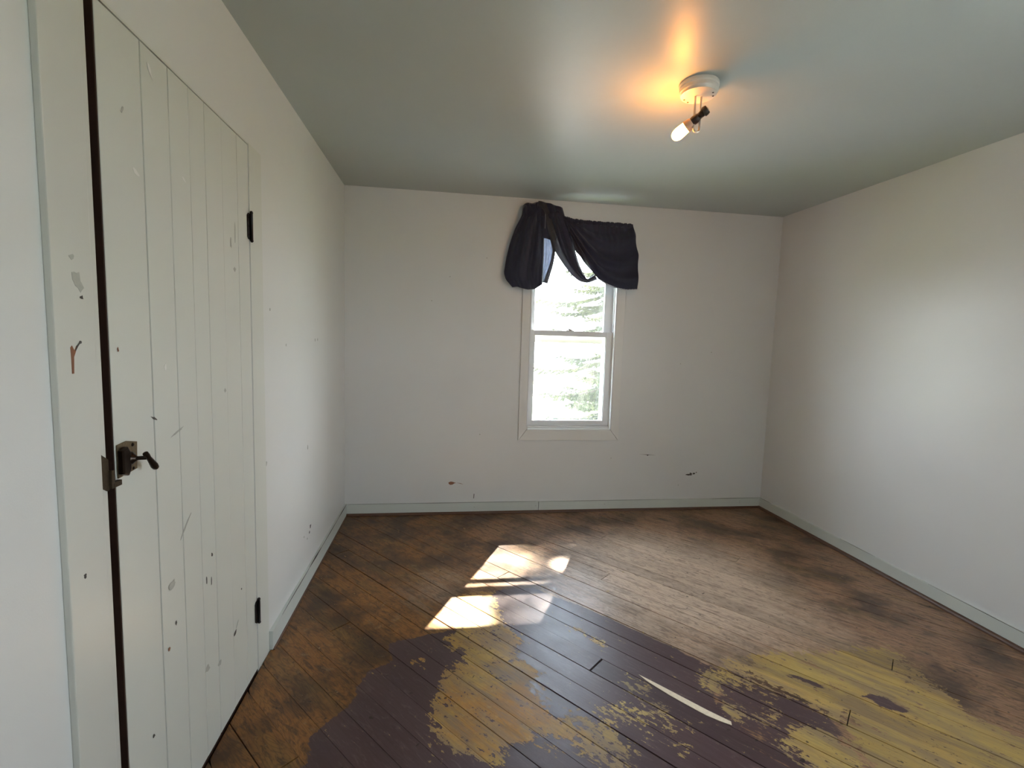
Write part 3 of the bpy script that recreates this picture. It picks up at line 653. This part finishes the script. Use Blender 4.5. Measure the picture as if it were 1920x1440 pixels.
# ------------------------------------------------------------------ curtain
LD_L = [(1.268,2.329),(1.26,2.257),(1.215,2.162),(1.178,2.047),(1.157,1.946),(1.143,1.839),(1.158,1.793),(1.208,1.738)]
LD_R = [(1.411,2.362),(1.424,2.274),(1.428,2.175),(1.432,2.075),(1.433,1.995),(1.432,1.907),(1.433,1.833),(1.433,1.775)]
LD_B = [(1.208,1.738),(1.246,1.743),(1.281,1.731),(1.323,1.722),(1.379,1.732),(1.433,1.769)]
RF_L = [(1.476,2.104),(1.488,2.065),(1.5,2.012),(1.49,1.944),(1.468,1.869),(1.437,1.782)]
RF_R = [(1.518,2.107),(1.52,2.053),(1.519,1.993),(1.507,1.911),(1.49,1.849),(1.47,1.774)]
SW_L = [(1.376,2.363),(1.414,2.273),(1.446,2.176),(1.484,2.078),(1.523,1.996),(1.59,1.909),(1.65,1.844),(1.709,1.802),(1.774,1.791),(1.852,1.823)]
SW_R = [(1.558,2.326),(1.582,2.258),(1.62,2.187),(1.653,2.101),(1.672,2.021),(1.707,1.928),(1.738,1.868),(1.771,1.82),(1.793,1.84),(1.82,1.859)]
RD_T = [(1.561,2.266),(1.625,2.247),(1.696,2.242),(1.796,2.238),(1.903,2.238),(2.012,2.237),(2.103,2.236)]
RD_B = [(1.672,2.018),(1.719,1.963),(1.776,1.905),(1.82,1.857),(1.852,1.824),(1.919,1.789),(1.994,1.765),(2.075,1.755),(2.164,1.763)]
RD_E = [(2.103,2.236),(2.122,2.17),(2.136,2.082),(2.148,1.91),(2.164,1.763)]
SH = [(1.431,2.102),(1.511,2.107),(1.516,1.986),(1.433,1.779)]
TOP = [(1.268,2.329),(1.301,2.358),(1.349,2.356),(1.38,2.366),(1.411,2.346),(1.467,2.333),(1.509,2.327),(1.551,2.327)]
def resample(pts, n):
    P = np.array(pts, float); d = np.r_[0, np.cumsum(np.hypot(*np.diff(P, axis=0).T))]; t = np.linspace(0, d[-1], n)
    # smooth a little (Catmull-like by averaging)
    Q = np.stack([np.interp(t, d, P[:, 0]), np.interp(t, d, P[:, 1])], 1)
    for _ in range(3):
        Q[1:-1] = .25*Q[:-2]+.5*Q[1:-1]+.25*Q[2:]
    return Q
curtain = empty('curtain_valance', label='dark navy curtain valance draped unevenly over the window top', cat='curtain')
def cloth(name, grid, mat, thick=.0016, parent=None):
    nu, nv, _ = grid.shape; vs_ = grid.reshape(-1, 3).tolist()
    fs_ = [(i*nv+j, (i+1)*nv+j, (i+1)*nv+j+1, i*nv+j+1) for i in range(nu-1) for j in range(nv-1)]
    me = bpy.data.meshes.new(name); me.from_pydata(vs_, [], fs_); me.update(); me.materials.append(mat)
    o = link(name, me, parent or curtain, recalc=False)
    s = o.modifiers.new('thickness', 'SOLIDIFY'); s.thickness = thick; s.offset = 0
    me.shade_smooth(); return o
def lerp(a, b, t): return a+(b-a)*t
# right drape: gathered on the rod, swagged folds, scalloped hem
nu, nv = 90, 60
T = resample(RD_T, nu); Bt = resample(RD_B, nu); G = np.zeros((nu, nv, 3))
for i in range(nu):
    u = i/(nu-1)
    for j in range(nv):
        v = j/(nv-1)
        x = lerp(T[i,0], Bt[i,0], v); z = lerp(T[i,1], Bt[i,1], v)
        x += .018*math.sin(math.pi*v)*u*u; z -= .045*math.sin(math.pi*v)*math.sin(math.pi*u)*(1-u*.5)
        # swag folds fan out from the upper left and turn vertical towards the right edge
        du, dv = u+.05, v+.06
        an = math.atan2(dv, du*1.6); rr = math.hypot(du, dv)
        ph = 25*an + 9*u + 3.0*rr + 1.2*math.sin(5*rr+2*an)
        am = .026*min(1, rr*1.6)*min(1, v*5+.05)*(1-.35*v)
        y = -.086 - .018*math.sin(math.pi*v)*(1-u*.4) - am*(.5+.5*math.sin(ph))**1.4 - .006*math.sin(70*u+3*v+2*math.sin(9*u))*math.exp(-v*6)
        G[i, j] = (x, y, z)
right = cloth('right_drape', G, M['navy'])
# rod pocket header
hdr = []
nu2 = 120; T2 = resample(RD_T, nu2); G2 = np.zeros((nu2, 14, 3))
for i in range(nu2):
    for j in range(14):
        a = -math.pi*.5+2*math.pi*j/13; r = .013+.0022*math.sin(i*.61+1.5*math.sin(i*.23))+.0012*math.sin(i*1.7)
        G2[i, j] = (T2[i,0]+.001*math.sin(i*1.3), -.085+r*.9*math.cos(a), T2[i,1]-.006+r*math.sin(a)*1.15)
cloth('rod_pocket', G2, M['navy'])
rod = MB(); rod.tube([(1.32, 0, 2.262), (1.32, -.050, 2.262), (1.34, -.056, 2.261), (1.58, -.070, 2.250), (1.66, -.085, 2.243), (1.9, -.085, 2.232), (2.088, -.085, 2.229), (2.102, -.072, 2.229), (2.102, 0, 2.229)], .006, 8); rod.build('rod', M['vinyl'], curtain, smooth=True)
# left drape: bunched body thrown over the rod
nu, nv = 70, 70
def ruled(Lp, Rp, nu, nv, fy, bottom=None):
    Lc = resample(Lp, nv); Rc = resample(Rp, nv); G = np.zeros((nu, nv, 3))
    Bc = resample(bottom, nu) if bottom else None
    for i in range(nu):
        u = i/(nu-1)
        for j in range(nv):
            v = j/(nv-1); x, z = lerp(Lc[j,0], Rc[j,0], u), lerp(Lc[j,1], Rc[j,1], u)
            if Bc is not None:
                k = v**4; bx, bz = lerp(Lc[-1], Rc[-1], u); x += k*(Bc[i,0]-bx); z += k*(Bc[i,1]-bz)
            x2, y, z2 = fy(u, v, x, z); G[i, j] = (x2, y, z2)
    return G
def f_left(u, v, x, z):
    bulge = math.sin(math.pi*min(1, max(0, u)))**.6
    y = -.060 - .050*bulge*(.55+.45*math.sin(math.pi*v)) - .010*math.sin(11*u+3*math.sin(3*v)+2*v) - .004*math.sin(31*u+4*v)
    z += .006*math.sin(9*u)*(1-v)
    return x, y, z
cloth('left_drape', ruled(LD_L, LD_R, nu, nv, f_left, LD_B), M['navy'])
# crumpled crown of the thrown-over cloth
def f_top(u, v, x, z):
    return x, -.045-.055*math.sin(math.pi*v)**.7-.008*math.sin(15*u+5*v)-.004*math.sin(37*u), z+.003*math.sin(23*u)*(1-v)
TOPB = [(1.265,2.235),(1.32,2.20),(1.38,2.19),(1.44,2.20),(1.50,2.215),(1.545,2.225),(1.585,2.235)]
Tc = resample(TOP, 60); Bc = resample(TOPB, 60); G3 = np.zeros((60, 24, 3))
for i in range(60):
    for j in range(24):
        u, v = i/59, j/23; G3[i, j] = f_top(u, v, lerp(Tc[i,0], Bc[i,0], v), lerp(Tc[i,1], Bc[i,1], v))
cloth('folded_crown', G3, M['navy'])
# inner edge of the left drape and the sheer layer behind it
cloth('inner_fold', ruled(RF_L, RF_R, 16, 50, lambda u, v, x, z: (x, -.072-.010*math.sin(math.pi*u)-.004*math.sin(20*u), z)), M['navy_sheer'])
UP = [(1.405,2.20),(1.428,2.175),(1.43,2.14),(1.431,2.09)]
cloth('body_fold', ruled([(1.395,2.26),(1.402,2.20),(1.408,2.15),(1.412,2.10)], [(1.53,2.24),(1.53,2.19),(1.525,2.14),(1.517,2.09)], 20, 20, lambda u, v, x, z: (x, -.085-.010*math.sin(7*u), z)), M['navy'])
cloth('sheer_layer', ruled([(1.425,2.12),(1.428,2.0),(1.430,1.88),(1.433,1.785)], [(1.515,2.12),(1.517,2.0),(1.49,1.88),(1.440,1.785)], 24, 40, lambda u, v, x, z: (x, -.048-.004*math.sin(26*u), z)), M['sheer'])
# diagonal swag: cloth carried down and across the opening
nS = 80
def f_sw(u, v, x, z):
    return x, -.088+.012*v-.016*math.sin(math.pi*u)-.006*math.sin(16*u+2*v), z
Gs = ruled(SW_L, SW_R, 40, nS, f_sw)
cut = 13
cloth('swag', Gs[cut-1:, :, :], M['navy'])
cloth('swag_edge', Gs[:cut, :, :], M['navy_sheer'])
# pale scalloped hem trim
hm = MB(); Hp = resample(RD_B, 200)[90:]
pts = [(p[0], -.111, p[1]-.003+.0028*abs(math.sin(i*.42))) for i, p in enumerate(Hp)]
hm.tube(pts, .0022, 5); h_ = hm.build('hem_trim', M['trimthread'], curtain); h_['label'] = 'pale scalloped hem stitching'
hm = MB()
for q in range(13): hm.box((1.427-.0012, -.118, 2.262-.008*q), (1.427+.0012, -.1165, 2.2655-.008*q))
hm.build('eyelet_stitching', M['trimthread'], curtain)

# ------------------------------------------------------------------ ceiling light
lamp = empty('ceiling_light', label='bare warm bulb angled from a white round ceiling canopy', cat='light')
LX, LY = 1.712, -1.72
mm = MB(); mm.lathe([(.074, 0), (.0765, .005), (.0765, .014), (.073, .018), (.0745, .022), (.0745, .032), (.071, .036), (.069, .044), (.060, .047), (.001, .048)], (LX, LY, H), (0, 0, -1), 40)
can = mm.build('canopy', M['fixture'], lamp, smooth=True, angle=30)
for a in (-15, -45, 138, 108):
    s_ = MB(); s_.lathe([(.001, 0), (.0045, 0), (.0038, .002), (.001, .0022)], (LX+.056*math.cos(math.radians(a)), LY+.056*math.sin(math.radians(a)), H-.046), (0, 0, -1), 10); s_.build('slot_screw', M['socket'], can)
br_ = MB(); zt, zb = H-.036, 2.215
for sx_ in (-1,):
    loop = []
    w_ = .0125
    loop = [(LX-w_, LY, zt), (LX-w_, LY, zb+w_)] + [(LX-w_*math.cos(math.pi*i/8), LY, zb+w_-w_*math.sin(math.pi*i/8)) for i in range(1, 8)] + [(LX+w_, LY, zb+w_), (LX+w_, LY, zt)]
    br_.tube(loop, .0042, 8)
br_.lathe([(.018, 0), (.018, .006), (.008, .010)], (LX, LY, zt+.001), (0, 0, -1), 16)
br_.build('bracket', M['fixture_metal'], lamp, smooth=True)
ax = Vector((-.56, .60, -.50)).normalized(); J = Vector((LX+.002, LY-.012, 2.272))
sk = MB(); sk.lathe([(.004, -.040), (.016, -.038), (.019, -.030), (.019, -.020), (.014, -.016), (.013, .0), (.016, .006), (.018, .020), (.016, .034), (.010, .036)], J, ax, 20)
so = sk.build('socket', M['socket'], lamp, smooth=True)
kb = MB(); kb.lathe([(.001, 0), (.012, 0), (.012, .010), (.009, .013), (.001, .013)], J-ax*.002+Vector((0, -.008, 0)), (0, -1, 0), 16); kb.build('swivel_knob', M['socket'], so, smooth=True)
cl = MB(); cl.lathe([(.016, .030), (.020, .034), (.023, .046), (.024, .058), (.021, .060)], J, ax, 24); c_ = cl.build('collar', M['copper'], lamp, smooth=True)
bu = MB(); R = .027; prof = [(.020, .058), (.0215, .064), (.0225, .076), (.023, .090), (.022, .102), (.018, .112), (.011, .119), (.005, .1215), (.0005, .122)]
bu.lathe(prof, J, ax, 28); b_ = bu.build('bulb', M['bulb'], lamp, smooth=True, angle=180); b_['label'] = 'glowing warm white bulb'

# ------------------------------------------------------------------ outside
GZ = -3.0
mm = MB(); mm.box((-60, .6, GZ-.3), (80, 120, GZ)); tag(mm.build('ground', M['ground']), 'sunlit lawn and pale drive below the window', 'ground', kind='structure')
mm = MB(); mm.box((-60, -60, GZ-.31), (80, YF-.6, GZ-.01)); tag(mm.build('ground_front', M['ground']), 'sunlit yard on the front side of the house', 'ground', kind='structure')
# neighbour's house
hs = empty('house', label='far neighbouring house with a pale blue roof', cat='house')
mm = MB(); mm.box((9.8, 31.5, GZ), (17.0, 38, -.9)); mm.build('wall', M['house_wall'], hs)
mm = MB(); mm.prism([(31.0, -.85), (31.0, -.70), (34.7, .62), (38.5, -.70), (38.5, -.85)], 0, 9.4, 17.4); mm.build('roof', M['house_roof'], hs)
for x in (10.6, 12.4, 14.6): mm = MB(); mm.box((x, 31.44, -2.3), (x+.9, 31.5, -1.2)); mm.build('window', M['pole'], hs)
pl = MB(); pl.tube([(9.32, 30, GZ), (9.32, 30, .45)], .05, 8); pl.tube([(9.32, 30, .42), (9.1, 30, .55), (8.9, 30, .52)], .035, 6); tag(pl.build('lamp_post', M['pole']), 'thin grey post standing before the far house', 'post')

# spruce tree
def capsule_mask(C, tubes):
    keep = np.ones(len(C), bool); S = np.array(SUN_DIR)
    for o, r in tubes:
        w = C-np.array(o); d = w-np.outer(w@S, S); keep &= (np.sqrt((d*d).sum(1)) > r)
    return keep
GAPS = [((.80, -1.37, 0), .12), ((1.45, -.89, 0), .05), ((.86, -1.44, 0), .09)]
def needle_cloud(segs, n_per_m, L, Wd, r):
    """segs (n,2,3): twigs; returns quads of needle tufts"""
    vs_ = []; tot = 0; A = segs[:, 0]; Bv = segs[:, 1]; D = Bv-A; ln = np.linalg.norm(D, axis=1)
    cnt = np.maximum(2, (ln*n_per_m).astype(int)); idx = np.repeat(np.arange(len(segs)), cnt)
    t = r.random(len(idx))[:, None]; base = A[idx]+D[idx]*t; dn = D[idx]/ln[idx][:, None]
    rd = r.normal(size=(len(idx), 3)); rd -= (rd*dn).sum(1)[:, None]*dn; rd /= np.linalg.norm(rd, axis=1)[:, None]
    ndir = dn*.6+rd*.8; ndir /= np.linalg.norm(ndir, axis=1)[:, None]
    side = np.cross(ndir, r.normal(size=(len(idx), 3))); side /= np.linalg.norm(side, axis=1)[:, None]
    l = L*(.7+.6*r.random(len(idx)))[:, None]; w = Wd*(.7+.6*r.random(len(idx)))[:, None]
    p0 = base-side*w*.5; p1 = base+side*w*.5; p2 = base+ndir*l
    return np.stack([p0, p1, p2], 1)
def mesh_tris(name, tris, mat):
    n = len(tris); me = bpy.data.meshes.new(name); me.vertices.add(n*3); me.loops.add(n*3); me.polygons.add(n)
    me.vertices.foreach_set('co', tris.reshape(-1).astype(np.float32)); me.loops.foreach_set('vertex_index', np.arange(n*3, dtype=np.int32))
    me.polygons.foreach_set('loop_start', np.arange(0, n*3, 3, dtype=np.int32)); me.update(calc_edges=True); me.validate(); me.materials.append(mat); return me
def spruce(name, label, x, y, zb, zt, rmax, seed, per_m=190, gaps=(), step=.30):
    r = np.random.default_rng(seed); root = empty(name, label=label, cat='tree')
    tk = MB(); tk.tube([(x, y, zb), (x, y, (zb+zt)/2), (x, y, zt)], [.16, .09, .015], 8); tk.build('trunk', M['bark'], root, smooth=True)
    z = zb+.8
    while z < zt-.2:
        f = (z-zb)/(zt-zb); R = rmax*(1-f)**.8*(.85+.3*r.random()); nb = 5 if f < .8 else 4
        a0 = r.random()*6.28
        for b in range(nb):
            a = a0+b*6.283/nb+r.normal()*.15; d = np.array([math.cos(a), math.sin(a), 0]); Rb = R*(.8+.35*r.random())
            s = np.linspace(0, 1, 9); pts = np.array([x, y, z+r.normal()*.2]) + np.outer(s*Rb, d); pts[:, 2] += -.52*Rb*s+.26*Rb*s**3
            perp = np.array([-d[1], d[0], 0]); segs = []
            for q in np.arange(.12, 1.0, max(.05, .085/Rb)):
                c = np.array([np.interp(q, s, pts[:, k]) for k in range(3)])
                for sd_ in (-1, 1):
                    l = (.42*(1-q)+.10)*min(1.3, Rb*.55)*(.75+.5*r.random())
                    e = c+(d*.62+perp*sd_*.78)*l; e[2] -= .18*l+r.random()*.05
                    segs.append((c, e))
                    if l > .22: 
                        cc = c+(e-c)*.45; e2 = cc+(d*.9+perp*sd_*.1)*l*.5; e2[2] -= .06; segs.append((cc, e2))
            for i in range(3, 8): segs.append((pts[i], pts[i+1]))
            segs = np.array(segs); tr = needle_cloud(segs, per_m*(.29 if z > 5 and gaps else 1), .045, .013, r)
            if gaps: tr = tr[capsule_mask(tr.mean(1), gaps)]
            if len(tr) < 4: continue
            bm_ = MB(); 
            if gaps:
                km = capsule_mask(pts, [(o, rr+.02) for o, rr in gaps])
                lim = 9 if km.all() else int(np.argmin(km))
            else: lim = 9
            if lim < 2: continue
            bm_.tube([tuple(p) for p in pts[:lim]], [.022*(1-i/10)*max(.4, Rb/2) for i in range(lim)], 5)
            bo = bm_.build('branch', M['bark'], root)
            no = link('needles', mesh_tris('needles', tr, M['needles']), bo, recalc=False); no['kind'] = 'stuff'
        z += step*(1-.35*f)
    return root
spruce('spruce_tree', 'large pale-lit spruce right outside the window', 5.42, 6.2, GZ, 13.5, 3.05, 5, 600, GAPS, .17)
spruce('spruce_tree', 'small distant conifer left in the lower pane', 7.7, 30.5, GZ, 1.35, 1.1, 8, 40, step=.45)
